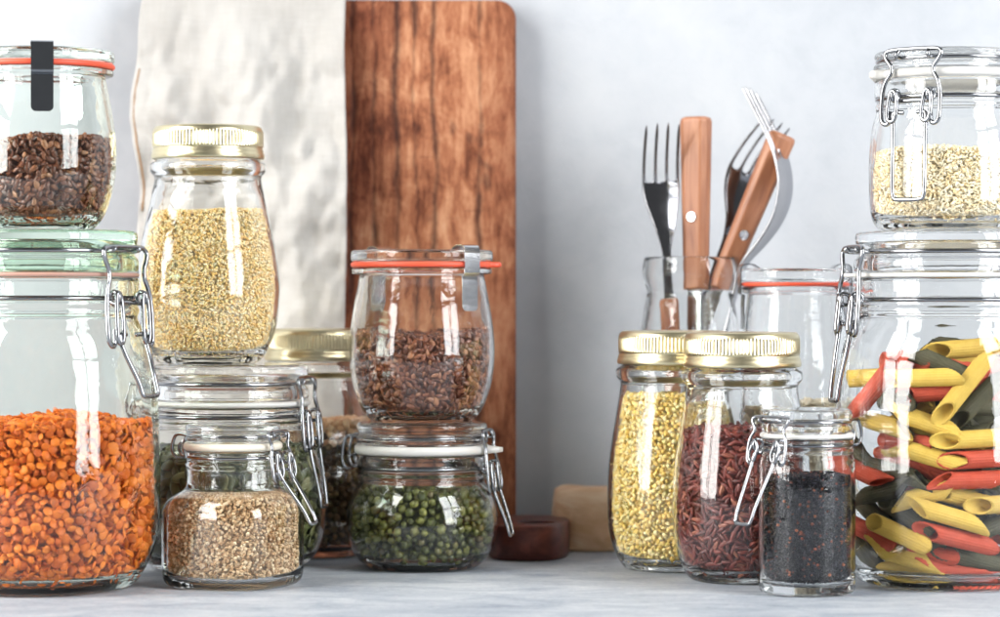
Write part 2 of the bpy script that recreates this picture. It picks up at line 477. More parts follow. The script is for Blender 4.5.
# ---------------------------------------------------------------- jars
class Jar:
    def __init__(s, name, label, cx, d, z0, outer, t=.0026, floor=.006, neck=None, glass='glass', shape=None, group=None, part='glass_body', seg=120, cat='jar', it=3):
        """outer: (r,z) from base edge to rim top; neck=(r_in,z_from): inner radius limit above z_from."""
        s.loc = ((cx-500)*d/F, d, z0); s.d = d; s.k = d/F; s.cx = cx; s.z0 = z0
        s.root = thing(name, label, cat, s.loc, group)
        s.shape = shape; s.zfloor = floor
        oc = chaikin([(r, z, 0) for r, z in outer], it)
        oz = np.array([p[1] for p in oc]); orr = np.array([p[0] for p in oc])
        top = oz.max()
        zs = np.linspace(floor, top, 70)
        zo, ro = np.maximum.accumulate(oz)+np.arange(len(oz))*1e-9, orr
        def raw(z):
            r = np.interp(z, zo, ro)-t
            if neck: 
                lim = np.where(z > neck[1], neck[0], 9)
                r = np.minimum(r, lim)
            return r
        rr = raw(zs)
        for _ in range(6):
            rr = np.concatenate([rr[:1], (rr[:-2]+rr[1:-1]*2+rr[2:])/4, rr[-1:]])
        # rounded inner corner at the floor
        cr = .007
        m = zs-floor < cr
        lim = rr[~m][0]
        rr = np.where(m, np.minimum(rr, rr-cr+np.sqrt(np.maximum(cr**2-(cr-(zs-floor))**2, 0))), rr)
        s.zs, s.rr = zs, rr
        s.top = float(top)
        base_r = outer[0][0]
        prof = [(0, .0022), (base_r*.55, .0022), (base_r*.80, .0012), (base_r*.9, .0)]
        prof += [(p[0], p[1]) for p in oc]
        ri = rr[-1]; ro_ = orr[-1]
        prof += [((ri+ro_)/2+(ro_-ri)*.25, top+.0005), ((ri+ro_)/2-(ro_-ri)*.25, top+.0005)]
        inner = [(float(r), float(z)) for r, z in zip(rr[::-1], zs[::-1])]
        prof += inner
        prof += [(rr[0]*.6, floor-.0002), (0, floor-.0004)]
        # clean tiny duplicates
        cl = [prof[0]]
        for p in prof[1:]:
            if math.hypot(p[0]-cl[-1][0], p[1]-cl[-1][1]) > 1e-5: cl.append((max(p[0], 0), p[1]))
        s.body = lathe(part, cl, glass, s.root, seg, shape=shape)
    def rin(s, z): return np.interp(z, s.zs, s.rr)
    def fshape(s, a, z): return s.shape(a, z, 1) if s.shape else 1.0
    def zy(s, y): return H-(y-HY)*s.k-s.z0

def pxprof(d, z0, pts):
    k = d/F
    return [(hw*k, H-(y-HY)*k-z0 if y is not None else 0.0) for hw, y in pts]

def glass_lid(J, R, z0, z1, glass):
    h = z1-z0
    pr = [(0, z1-.0055), (.70*R, z1-.0055), (.77*R, z1-.0065), (.80*R, z0-.003), (.85*R, z0-.003), (.865*R, z0+.0004), (.97*R, z0+.0002), (R, z0+.0012), (R, z0+.30*h),
          (.955*R, z0+.40*h), (.95*R, z0+.52*h), (.985*R, z0+.64*h), (.99*R, z1-.0025), (.97*R, z1-.0006), (.90*R, z1), (.5*R, z1), (0, z1)]
    pr = [(p[0], p[1]) for p in chaikin([(a, b, 0) for a, b in pr], 2)]
    return lathe('glass_lid', pr, glass, J.root, 96)

def ring(J, name, r_in, r_out, z0, z1, mat, seg=96, tab=None):
    e = min((z1-z0)*.3, (r_out-r_in)*.3)
    pr = [(r_in, z0+e), (r_in+e, z0), (r_out-e, z0), (r_out, z0+e), (r_out, z1-e), (r_out-e, z1), (r_in+e, z1), (r_in, z1-e)]
    shape = None
    if tab is not None:
        az, length, wid = tab
        a0 = math.atan2(-math.cos(az), math.sin(az))
        def shape(a, z, r):
            if r < r_out*.97: return 1
            dd = (a-a0+PI) % (2*PI)-PI
            return 1+length/r*max(0, min(1, (wid-abs(dd))/wid*3))
        seg = 240
    return lathe(name, pr, mat, J.root, seg, ring=True, shape=shape)

def torus_path(r, z, n=72):
    return [Vector((r*math.cos(2*PI*i/n), r*math.sin(2*PI*i/n), z)) for i in range(n)]

def latch(J, az, a, r_lid, z_lid, r_neck, z_neck, zt, zb, zl, rw=.0011, tilt=.15, narrow=.62, hinge=True, out=.004, waist=.70):
    """wire closure: lid wire, neck wire, locking loop, links and lever. az in degrees from the camera side towards +X."""
    az = math.radians(az)
    rad = Vector((math.sin(az), -math.cos(az), 0)); tan = Vector((math.cos(az), math.sin(az), 0)); Z = Vector((0, 0, 1))
    r0 = max(r_lid, r_neck)+out
    Q = lambda u, v, w: rad*(r0+w)+tan*u+Z*v
    h = zt-zb
    lw = [(torus_path(r_lid, z_lid), True)]
    # ears carrying the lid wire out to the loop
    wl = r_lid-r0
    for sgn in (-1, 1):
        u = sgn*a*.55
        lw.append((chaikin([Q(u, z_lid, wl-.0005-u*u/(2*r_lid)), Q(u*1.02, z_lid, wl*.4), Q(u, z_lid+.001, .001), Q(u*.9, zt-.001, -.001)], 2), False))
    tube('lid_wire', lw, rw, 'wire', J.root)
    nw = [(torus_path(r_neck, z_neck), True)]
    wn = r_neck-r0
    for sgn in (-1, 1):
        u = sgn*a*.60
        eye = [Q(u+.0001*i, z_neck+.0036*math.cos(2*PI*i/14), .0005+.0036*math.sin(2*PI*i/14)) for i in range(14)]
        nw.append((eye, True))
        nw.append((chaikin([Q(u, z_neck, wn-.0005-u*u/(2*r_neck)), Q(u, z_neck-.0004, wn*.5), Q(u, z_neck-.002, -.0022)], 2), False))
    nw.append((chaikin([Q(-a*.60, z_neck-.0036, 0), Q(-a*.3, z_neck-.003, -.001), Q(a*.3, z_neck-.003, -.001), Q(a*.60, z_neck-.0036, 0)], 2), False))
    tube('neck_wire', nw, rw, 'wire', J.root)
    zm = zt-.28*h
    side = lambda sg: [(sg*a*.92, zt-.02*h, -.0015), (sg*a*.98, zt-.10*h, -.0005), (sg*a*waist, zm, 0), (sg*a*.98, zt-.48*h, .0015), (sg*a*1.0, zb+.10*h, .003), (sg*a*.93, zb, .0035), (sg*a*.72, zb-.001, .0035), (sg*a*.66, zb+.16*h, .002)]
    left = [Q(*p) for p in side(-1)]; right = [Q(*p) for p in side(1)]
    loop = list(reversed(left)) + [Q(-a*.6, zt, -.002), Q(a*.6, zt, -.002)] + right
    tube('locking_loop', [(chaikin(loop, 3), False)], rw*1.05, 'wire', J.root)
    links = []
    for sgn in (-1, 1):
        u = sgn*a*.58
        zt2, zb2 = z_neck+.0030, zb+.002
        wdt = .0034
        pts = [Q(u-wdt*.7, zt2-.004, .0035), Q(u-wdt*.4, zt2, .0035), Q(u+wdt*.4, zt2, .0035), Q(u+wdt, zt2-.005, .004), Q(u+wdt, zb2+.004, .0055), Q(u+wdt*.5, zb2-.001, .0055), Q(u-wdt*.6, zb2-.001, .0055), Q(u-wdt, zb2+.004, .005)]
        links.append((chaikin(pts, 2, True), True))
    tube('link_ring', links[:1], rw, 'wire', J.root); tube('link_ring', links[1:], rw, 'wire', J.root)
    zs = zb+.006
    L = zs-zl
    tw = lambda f: .004+math.tan(tilt)*L*f
    u0, u1 = a*.56, a*narrow*.56
    pts = [Q(-u0*.4, zs+.0005, .003), Q(-u0*.95, zs+.001, .0038), Q(-u0, zs-.002, .004), Q(-u0*.97, zs-L*.3, tw(.26)), Q(-u1*1.05, zs-L*.75, tw(.8)), Q(-u1, zl+.001, tw(.98)), Q(-u1*.7, zl, tw(1)),
           Q(u1*.7, zl, tw(1)), Q(u1, zl+.001, tw(.98)), Q(u1*1.05, zs-L*.75, tw(.8)), Q(u0*.97, zs-L*.3, tw(.26)), Q(u0, zs-.002, .004), Q(u0*.95, zs+.001, .0038), Q(u0*.4, zs+.0005, .003)]
    tube('latch_lever', [(chaikin(pts, 3), False)], rw*1.05, 'wire', J.root)
    if hinge:
        rad2, tan2 = -rad, -tan
        G = lambda u, v, w: rad2*(r0+w)+tan2*u+Z*v
        b = a*.55
        pts = [G(-b, z_lid, wl), G(-b, z_lid+.001, .002), G(-b, z_lid-.001, .005), G(-b*.95, z_neck+.004, .0075), G(-b*.9, z_neck-.001, .005), G(-b*.6, z_neck-.002, .003),
               G(b*.6, z_neck-.002, .003), G(b*.9, z_neck-.001, .005), G(b*.95, z_neck+.004, .0075), G(b, z_lid-.001, .005), G(b, z_lid+.001, .002), G(b, z_lid, wl)]
        ear = [(chaikin([G(s_*b*.75, z_neck, wn), G(s_*b*.75, z_neck, .001), G(s_*b*.75, z_neck+.006, .003), G(s_*b*.72, z_neck+.008, .001)], 2), False) for s_ in (-1, 1)]
        tube('hinge', [(chaikin(pts, 2), False)]+ear, rw, 'wire', J.root)

# --- big clip jars (red lentils, penne)
def big_clip(name, label, cx, d, latch_az, glass, gasket, group=None, seed=0):
    k = .000623
    S = lambda hw, y: (hw*k, (588.2-y)*k)
    outer = [(82*k, 0), (95*k, .002)] + [S(*p) for p in ((107, 566), (116, 545), (119.5, 515), (120, 480), (119, 440), (116.5, 385), (111, 350), (103, 330), (97.5, 322), (96, 318), (98.5, 313), (98.5, 309), (95.5, 305), (95.5, 301), (98.5, 297), (98.5, 281), (97.5, 279))]
    J = Jar(name, label, cx, d, .0003, outer, t=.003, floor=.0075, neck=(91*k, (322-588.2)*-k), glass=glass, seg=360 if seed else 144, shape=(lambda a, z, r: 1+(.005*max(0, math.cos(90*a)) if .002 < z < .0045 and r > .04 else 0)) if seed else None)
    J.shape = None
    zl0, zl1 = S(0, 273)[1], S(0, 231)[1]
    glass_lid(J, 98*k, zl0, zl1, 'green_lid_glass' if glass == 'green_glass' else glass)
    ring(J, 'rubber_seal', 86*k, 98.6*k, J.top+.0008, zl0-.0003, gasket)
    J.lid_top = zl1+.0003
    return J, S

A, SA = big_clip('clip_top_jar', 'large clip-top glass jar of orange red lentils at far left', 40, 1.73, 50, 'green_glass', 'brown_rubber')
k = .000623
latch(A, 66, .026, 94*k, SA(0, 252)[1], 94.5*k, SA(0, 303)[1]+.003, SA(0, 248)[1], SA(0, 345)[1], SA(0, 395)[1], rw=.00145, tilt=.34)
Lj, SL = big_clip('clip_top_jar', 'large clip-top glass jar of three-colour penne at far right', 951, 1.758, -70, 'glass', 'white_rubber', seed=1)
ring(Lj, 'seal_tab', 97*k, 99*k, Lj.top+.001, SL(0, 273)[1]-.0005, 'white_rubber', tab=(math.radians(-80), .008, .10))
latch(Lj, -78, .0195, 94*k, SL(0, 252)[1], 94.5*k, SL(0, 303)[1]+.002, SL(0, 247)[1], SL(0, 335)[1], SL(0, 402)[1], rw=.00145, tilt=.16, out=.0075)

# --- tulip jars with steel clips
def tulip(name, label, cx, d, z0, body, lid, clips, glass, fl=.0055, group=None, tab=None, clip_mat='dark_steel'):
    zr, zs0, zs1, zt, R = lid       # rim bottom, seal bottom, seal top, lid top, radius
    outer = body+[(body[-1][0]*.985, zr-.001), (R*.97, zr), (R*.985, zr+.001), (R*.985, zs0-.0008), (R*.97, zs0-.0003)]
    J = Jar(name, label, cx, d, z0, outer, t=.0026, floor=fl, neck=(body[-1][0]-.0025, body[-1][1]), glass=glass, seg=120)
    ring(J, 'rubber_seal', R*.88, R*1.004, zs0+.0003, zs1-.0002, 'red_rubber', tab=tab)
    h = zt-zs1
    pr = [(0, zt-.0062), (.74*R, zt-.0062), (.80*R, zs1-.002), (.84*R, zs1-.002), (.86*R, zs1), (.97*R, zs1), (R, zs1+.0012), (R, zt-.002), (.975*R, zt-.0003), (.93*R, zt), (.86*R, zt-.0006), (.82*R, zt-.0028), (.7*R, zt-.003), (0, zt-.003)]
    lathe('glass_lid', [(p[0], p[1]) for p in chaikin([(a_, b_, 0) for a_, b_ in pr], 2)], glass, J.root, 110)
    for az in clips:
        az = math.radians(az)
        rad = Vector((math.sin(az), -math.cos(az), 0)); tn = Vector((math.cos(az), math.sin(az), 0))
        bl = lambda z: float(np.interp(z, [p[1] for p in body], [p[0] for p in body]))
        path = [(R-.014, zt-.0020), (R-.011, zt+.0006), (R-.008, zt+.0026), (R-.004, zt+.0030), (R+.0002, zt+.0022), (R+.0012, zt-.0005), (R+.0013, (zt+zs0)/2), (R+.0013, zr+.0004), (R+.0004, zr-.0008),
                (R-.0016, zr-.0014), (R-.0010, zr-.0028), (max(R-.0008, bl(zr-.010)+.0010), zr-.010), (max(R-.0010, bl(zr-.018)+.0010), zr-.018), (max(R-.0010, bl(zr-.0245)+.0010), zr-.0245)]
        path = chaikin([(a_, b_, 0) for a_, b_ in path], 2)
        V, Fc = [], []; w = .0068; th = .0003
        n = len(path)
        nn = []
        for i in range(n):
            a_, b_ = path[max(i-1, 0)], path[min(i+1, n-1)]
            t_v = (b_-a_).normalized(); nn.append(Vector((-t_v.y, t_v.x, 0)))
        for i, p in enumerate(path):
            ww = w
            if i > n-4: ww = w*(1-.09*(i-(n-4))**1.3)
            for s1 in (-1, 1):
                for s2 in (-1, 1):
                    q = p+nn[i]*(th*s2)
                    V.append(rad*q.x+tn*(ww*s1)+Vector((0, 0, q.y)))
        for i in range(n-1):
            b = i*4; c = b+4
            for x, y in ((0, 1), (1, 3), (3, 2), (2, 0)): Fc.append((b+x, b+y, c+y, c+x))
        Fc += [(0, 2, 3, 1), tuple((n-1)*4+x for x in (0, 1, 3, 2))]
        o = link_mesh('steel_clip', V, Fc, clip_mat, J.root, smooth=False)
    return J
TB = [(.0335, 0), (.0398, .0062), (.0448, .0185), (.0478, .031), (.0488, .045), (.0482, .060), (.0455, .0775), (.0430, .090), (.0419, .0965)]
TL = (.0983, .1024, .1064, .1144, .0475)
sB = .972
TBb = [(r*sB, z*sB) for r, z in TB]; TLb = tuple(x*sB for x in TL)
B = tulip('tulip_jar', 'tulip-shaped glass jar of brown flax seeds with a black clip, top of the left stack', 40, 1.73, A.lid_top+.0003, TBb, TLb, (11, 160), 'green_glass')

# --- mid clip jar (mung beans)
kd = 1.858/F
D = None
def clip_jar(name, label, cx, d, z0, outer_px, neck_hw, neck_y, lid_px, seal, gasket, glass='glass', y0=None, t=.0026, floor=.006, shape=None, base_hw=50, seal_hw=None):
    kk = d/F
    y0 = y0 if y0 is not None else HY+H*F/d
    zz = lambda y: (y0-y)*kk
    outer = [(base_hw*kk, 0)]+[(hw*kk, zz(y)) for hw, y in outer_px]
    J = Jar(name, label, cx, d, z0, outer, t=t, floor=floor, neck=(neck_hw*kk, zz(neck_y)), glass=glass, shape=shape)
    hw, ylo, yhi = lid_px
    glass_lid(J, hw*kk, zz(ylo), zz(yhi), glass)
    ring(J, 'rubber_seal', (neck_hw+1)*kk, (seal_hw or hw+1.5)*kk, J.top+.0008, zz(ylo)-.0003, gasket, tab=seal)
    J.lid_top = zz(yhi)+z0+.0003; J.zz = zz
    return J
D = clip_jar('clip_top_jar', 'small round clip-top jar of green mung beans in the middle under the flax jar', 422, 1.858, .0003,
             [(56, 567), (67, 556), (74, 542), (76.3, 524), (74.5, 506), (69, 492), (64, 485), (62.5, 481), (64, 478), (64.5, 475), (63, 472.5), (63, 470), (65.5, 467), (65.5, 456), (64.5, 454.5)],
             59, 484, (66, 444, 422), (math.radians(72), .0105, .12), 'white_rubber', base_hw=50)
latch(D, 78, .0165, 62.5*kd, D.zz(437), 63*kd, D.zz(471)+.003, D.zz(430), D.zz(490), D.zz(534), rw=.0012, tilt=.30)
C = tulip('tulip_jar', 'tulip-shaped glass jar of brown flax seeds with an orange seal, on the mung bean jar', 422, 1.858, D.lid_top, TB, TL, (44, 224), 'glass', tab=(math.radians(80), .006, .10), clip_mat='steel')
Z = clip_jar('clip_top_jar', 'clip-top glass jar of tiny pale soup pasta, on top of the penne jar', 951, 1.758, Lj.lid_top+.0003,
             [(73, 235), (79, 226), (82, 205), (82, 180), (81, 150), (78, 132), (75, 122), (74, 118), (75, 115), (75, 112), (73.5, 110), (73.5, 107), (76, 104), (76, 90), (75, 88.5)],
             70, 122, (77, 78, 58), (math.radians(-72), .006, .1), 'white_rubber', y0=237, base_hw=66)
kz = 1.758/F
latch(Z, -37, .0205, 73*kz, Z.zz(68), 73.5*kz, Z.zz(109)+.002, Z.zz(60), Z.zz(133), Z.zz(208), rw=.0014, tilt=.03, narrow=.95, waist=.62)
Fj = clip_jar('clip_top_jar', 'wide clip-top jar of green pumpkin seeds standing under the couscous bottle', 228, 1.86, .0003,
              [(78, 565), (90, 553), (97, 535), (99, 505), (97, 475), (91, 450), (83, 436), (79, 431), (78, 428), (79.5, 425), (79.5, 422), (78, 420), (78, 417), (80, 414), (80, 408), (79, 406.5)],
              74, 435, (81, 400, 364), None, 'white_rubber', base_hw=70)
kf = 1.86/F
latch(Fj, 76, .0185, 77.5*kf, Fj.zz(383), 78*kf, Fj.zz(418)+.002, Fj.zz(377), Fj.zz(448), Fj.zz(505), rw=.00135, tilt=.16)
def boxy(a, z, r):
    w = min(1, max(0, (.0575-z)/.010))
    c, s_ = abs(math.cos(a+.42)), abs(math.sin(a+.42)); n = 2.9
    f = (c**n+s_**n)**(-1/n)
    return 1+(f*.965-1)*w
E = clip_jar('clip_top_jar', 'small squarish clip-top jar of tan quinoa in the front left', 233, 1.748, .0003,
             [(63, 583), (66.5, 577), (67, 565), (67, 520), (66.5, 506), (63, 497.5), (54, 492), (47.5, 488), (46, 483), (46, 470), (47.5, 466), (48, 463.5), (46.5, 461), (46.5, 458), (48.5, 455.5), (48.5, 452), (47.5, 451)],
             42.5, 489, (48, 442, 424), None, 'cream_rubber', base_hw=58, shape=boxy, floor=.0042)
ke = 1.748/F
latch(E, 66, .0135, 45.5*ke, E.zz(436), 46.5*ke, E.zz(459)+.0015, E.zz(431), E.zz(479), E.zz(521), rw=.0011, tilt=.55)
K = clip_jar('clip_top_jar', 'small straight clip-top jar of black quinoa at the front right', 807, 1.70, .0003,
             [(46, 592), (48, 588), (48.3, 580), (48.3, 468), (47.5, 460), (46, 456), (45.5, 453.5), (46.5, 451), (46.5, 449), (45, 447), (45, 445.5), (46.8, 443.5), (46.8, 440), (46, 439)],
             42.5, 459, (45.5, 433, 409), None, 'white_rubber', base_hw=43, floor=.0055, t=.0022)
kk_ = 1.70/F
latch(K, -52, .0165, 43.5*kk_, K.zz(421.5), 45*kk_, K.zz(446)+.001, K.zz(416), K.zz(462), K.zz(520), rw=.0010, tilt=.42, narrow=.75)

# --- bottles with gold screw lids
BOT = [(.031, 0), (.0345, .0018), (.0396, .0107), (.0432, .022), (.0443, .034), (.0447, .053), (.0434, .074), (.0396, .098), (.0372, .112), (.0358, .121), (.0358, .1250), (.0385, .1275), (.0390, .1305), (.0385, .1335), (.0345, .1355), (.0335, .138), (.0335, .1560), (.0328, .1568)]
def bottle(label, cx, d, z0, fat=0.0):
    J = Jar('screw_top_jar', label, cx, d, z0, [(r*(1+fat*max(0, 1-abs(z-.05)/.075)), z) for r, z in BOT], t=.0025, floor=.006, neck=(.0318, .118), glass='glass', part='glass_bottle', it=2)
    # lid: knurled upper band, groove and smooth flared band
    z = .1362
    o = [(.0340, z), (.0371, z), (.0378, z+.0008), (.0379, z+.0030), (.0372, z+.0046), (.0371, z+.0060), (.0366, z+.0068), (.0366, z+.0078), (.0371, z+.0086), (.0371, z+.0180), (.0366, z+.0196), (.0358, z+.0212), (.0345, z+.0222), (.0325, z+.0224)]
    o = [(p[0], p[1]) for p in chaikin([(a_, b_, 0) for a_, b_ in o], 2)]
    prof = [(0, z+.0212), (.0325, z+.0212), (.0345, z+.0205), (.0350, z+.019), (.0352, z+.001)] + o + [(0, z+.0224)]
    def kn(a, zz, r):
        if r < .0362 or zz < z+.0086 or zz > z+.0186: return 1.0
        w = min(1, (zz-z-.0086)/.0008, (z+.0186-zz)/.0008)
        s_ = math.sin(a*96)
        return 1-.016*w*max(0, min(1, s_*1.8+.2))
    lathe('screw_lid', prof, 'gold', J.root, 576, shape=kn)
    return J
I = bottle('couscous bottle with pale gold screw lid, standing on the pumpkin seed jar', 208, 1.862, Fj.lid_top, .085)
G = bottle('gold-lidded bottle of mixed pulses, half hidden behind the flax jar stack', 318, 1.956, .0003)
Hj = bottle('gold-lidded bottle of yellow bulgur behind the red rice bottle', 674, 1.852, .0003)
J_ = bottle('gold-lidded bottle of dark red rice beside the black quinoa jar', 742, 1.778, .0003)

# --- jar behind with orange seal
TM = [(r*.79, z) for r, z in ((.034, 0), (.040, .006), (.0455, .020), (.048, .045), (.0482, .085), (.0475, .125), (.0450, .160), (.0425, .174), (.0415, .182))]
kM = 1.905/F
Mj = tulip('tulip_jar', 'tall glass jar with orange seal and flat lid behind the rice bottle', 795, 1.900, .0003, TM, (.1835, .1880, .1910, .2005, .0370), (-86, 94), 'glass', clip_mat='dark_steel')

# --- jug holding the cutlery
NB = [(.034, 0), (.041, .003), (.046, .015), (.048, .04), (.0478, .085), (.045, .115), (.039, .138), (.0345, .158), (.0315, .178), (.0300, .1845), (.0318, .1880), (.0338, .1930), (.0342, .1985), (.0334, .2040), (.0325, .2085)]
def wavy(a, z, r):
    w = max(0, min(1, (z-.180)/.02))
    return 1+.045*w*math.sin(3*a+.6)
Nj = Jar('glass_jug', 'clear glass jug with a wavy rim holding forks and knives', 690, 1.956, .0003, NB, t=.0040, floor=.007, glass='glass', part='glass_body', shape=wavy, cat='jug')

# ---------------------------------------------------------------- contents
def ytop(J, y): return H-(y-HY)*J.k-J.z0
lent = [lens(.0031, .00085), lens(.0028, .0008), lens(.0034, .0010), lens(.0023, .0009)]
pour(Fill(A, ytop(A, 421), .003, seed=3), lent, 'lentil', 'red_lentils', 'heap of orange red lentils filling the large left clip-top jar', 'lentils', .0058, .0039, .0021, 4, tilt=.55, individuals=300, step=.0024,
     one=('red_lentil', 'orange red lentil pressed against the front of the large left jar', 'lentil', 'red lentils against the glass of the left jar'))
flx = [ellipsoid(.0031, .0017, .00085, 2, .28), ellipsoid(.0028, .0016, .0009, 2, .22)]
pour(Fill(B, ytop(B, 141), .002, slope=.02, seed=4), flx, 'flax', 'flax_seeds', 'brown flax seeds in the clipped tulip jar at top left', 'seeds', .0046, .0030, .0012, 4, tilt=.34, individuals=150, step=.0018,
     one=('flax_seed', 'brown flax seed against the front of the top left tulip jar', 'seed', 'flax seeds against the glass at top left'))
pour(Fill(C, ytop(C, 334), .0025, seed=5), flx, 'flax', 'flax_seeds', 'brown flax seeds in the middle tulip jar with orange seal', 'seeds', .0046, .0030, .0012, 4, tilt=.36, individuals=150, step=.0018,
     one=('flax_seed', 'brown flax seed against the front of the middle tulip jar', 'seed', 'flax seeds against the glass in the middle'))
mun = [ellipsoid(.0030, .0025, .0025, 2), ellipsoid(.0028, .0024, .0024, 2), ellipsoid(.0033, .0026, .0026, 2)]
pour(Fill(D, ytop(D, 490), .002, seed=6), mun, 'mung', 'mung_beans', 'green mung beans deeper in the small round clip-top jar', 'beans', .0055, .0048, .0027, 3, tilt=.9, individuals=300, step=.0042,
     one=('mung_bean', 'green mung bean against the front of the small round clip-top jar', 'bean', 'mung beans against the glass'))
ric = [ellipsoid(.0043, .0015, .0013, 2, .1), ellipsoid(.0039, .00145, .0013, 2, .12), ellipsoid(.0047, .00155, .0013, 2, .08)]
pour(Fill(J_, ytop(J_, 432), .0025, seed=8), ric, 'rice', 'red_rice', 'dark red rice deeper in the gold-lidded bottle', 'rice', .0055, .0030, .0019, 4, tilt=.20, individuals=300, step=.0021,
     one=('rice_grain', 'dark red rice grain against the front of the gold-lidded bottle', 'rice grain', 'red rice grains against the glass'))
gr = lambda r, sub, rough: [ellipsoid(r, r*.88, r*.8, sub, 0, rough) for _ in range(4)]
pour(Fill(I, ytop(I, 212), .0012, seed=9), gr(.0011, 1, .12), 'couscous', 'couscous', 'golden couscous grains filling the bottle on the pumpkin seed jar', 'couscous', .0021, .00155, .0011, 3, tilt=1, dart=False, step=.0013)
pour(Fill(E, ytop(E, 497), .0008, seed=10), gr(.0013, 1, .05), 'quinoa', 'quinoa', 'tan quinoa grains filling the small squarish front jar', 'quinoa', .0026, .0021, .0014, 3, tilt=1, dart=False, step=.0015)
pour(Fill(K, ytop(K, 475), .001, seed=11), gr(.00112, 1, .04), 'black_quinoa', 'black_quinoa', 'shiny black quinoa with a few red grains in the straight front jar', 'quinoa', .0022, .0018, .0012, 2, tilt=1, dart=False)
pour(Fill(Hj, ytop(Hj, 394), .0015, seed=12), [ellipsoid(a_, b_, c_, 1, .25, .24) for a_, b_, c_ in ((.0023, .0016, .0013), (.0019, .0017, .0012), (.0025, .0014, .0012), (.0017, .0015, .0014), (.0012, .0010, .0009), (.0021, .0018, .0014))], 'bulgur', 'bulgur', 'yellow bulgur grains filling the bottle behind the red rice', 'bulgur', .0034, .0024, .0019, 3, tilt=1, step=.0019)
pmk = [ellipsoid(.0060, .0034, .0011, 2, .2), ellipsoid(.0055, .0031, .001, 2, .2)]
pour(Fill(Fj, ytop(Fj, 452), .003, seed=13), pmk, 'pumpkin', 'pumpkin_seeds', 'green pumpkin seeds filling the wide jar behind the quinoa jar', 'seeds', .009, .0062, .0028, 3, tilt=.4, step=.003)
pl = [ellipsoid(.0026, .0023, .0021, 2), ellipsoid(.0023, .0021, .0020, 2)]
fg = Fill(G, ytop(G, 421), .0015, seed=14)
pour(fg, pl, 'pulse', 'mixed_pulses', 'brown and olive pulses in the bottle behind the middle stack', 'pulses', .005, .0041, .0026, 2, tilt=1, zmax=ytop(G, 442))
fg2 = Fill(G, ytop(G, 421), .0015, seed=15)
pour(fg2, pl, 'chickpea', 'pale_pulses', 'pale pinkish layer on top of the mixed pulses in the half hidden bottle', 'pulses', .005, .0041, .0026, 2, tilt=1, zmin=ytop(G, 441), core=False)
sp = [torus_shape(.0013, .0006), torus_shape(.0011, .00055), ellipsoid(.0018, .0007, .0007, 1), torus_shape(.0010, .0006, 7)]
pour(Fill(Z, ytop(Z, 153), .002, seed=16), sp, 'small_pasta', 'soup_pasta', 'tiny pale ring and stick soup pasta in the top right jar', 'pasta', .0030, .0022, .0017, 3, tilt=.8, step=.0013)
ot = [ellipsoid(.0035, .0026, .0006, 1, .1)]
pour(Fill(Mj, ytop(Mj, 402), .001, seed=17), ot, 'oats', 'oat_flakes', 'pale flakes low in the tall jar behind the rice bottle', 'oats', .005, .0040, .0016, 2, tilt=.5)

# ---------------------------------------------------------------- penne
def penne_mesh(color, L=.049, R=.0053, T=.001, na=60, nl=18, cut=1.45):
    V, Fc = [], []
    def row(rad_f, zf):
        for i in range(na):
            a = 2*PI*i/na
            r = rad_f(a); z = zf(a)
            V.append((r*math.cos(a), r*math.sin(a), z))
    ro = lambda a: R+.00032*math.cos(20*a)
    ri = lambda a: R-T
    sl = lambda a: R*cut*math.cos(a)
    for j in range(nl+1):
        f = -1+2*j/nl
        row(ro, lambda a: f*(L/2-R*cut*.5)+sl(a))
    for j in range(nl+1):
        f = 1-2*j/nl
        row(ri, lambda a: f*(L/2-R*cut*.5)+sl(a)*1.0)
    n = 2*(nl+1)
    for j in range(n):
        j2 = (j+1) % n
        for i in range(na):
            i2 = (i+1) % na
            Fc.append((j*na+i, j*na+i2, j2*na+i2, j2*na+i))
    me = bpy.data.meshes.new('penne'); me.from_pydata(V, [], Fc); me.shade_smooth(); me.materials.append(M['penne_'+color]); me.update()
    return me
PM = {c: penne_mesh(c) for c in ('yellow', 'red', 'green')}
Rin = float(Lj.rin(np.array([.08]))[0])
n_tag = {}
def penne(color, p1, p2, layer, label, roll=0.0, group=None, steep=0.0):
    def pt(p, dz=0):
        rr = Rin-.0072-layer*.0115; x = max(-.93*rr, min(.97*rr, (p[0]-951)*Lj.k)) if layer > 1.4 else (p[0]-951)*Lj.k
        zloc = H-(p[1]-HY)*Lj.k
        rr = min(rr, float(Lj.rin(np.array([zloc]))[0])-.0072-layer*.0115)
        y = Lj.d-math.sqrt(max(rr*rr-x*x, .0000))
        q = P(951+x/Lj.k, p[1], Lj.d); q.y = y+dz
        # keep the same picture position at the nearer depth
        f = q.y/Lj.d
        return Vector((q.x*f, q.y, H+(q.z-H)*f))
    a, b = pt(p1, -steep), pt(p2, steep)
    d = b-a
    o = bpy.data.objects.new('penne', PM[color]); COL.objects.link(o)
    zax = d.normalized()
    ref = Vector((0, -1, 0)); x = (ref-zax*ref.dot(zax))
    x = x.normalized() if x.length > 1e-3 else Vector((1, 0, 0))
    y = zax.cross(x)
    m = Matrix((x, y, zax)).transposed().to_4x4() @ Matrix.Rotation(roll, 4, 'Z')
    L = min(1.12, max(.8, d.length/.047))
    m = Matrix.Translation((a+b)/2) @ m @ Matrix.Diagonal((1, 1, L, 1))
    o.matrix_world = m
    tag(o, label, 'penne', group or 'penne pasta in the large clip-top jar')
    return o
Yw, Rd, Gn = 'yellow', 'red', 'green'
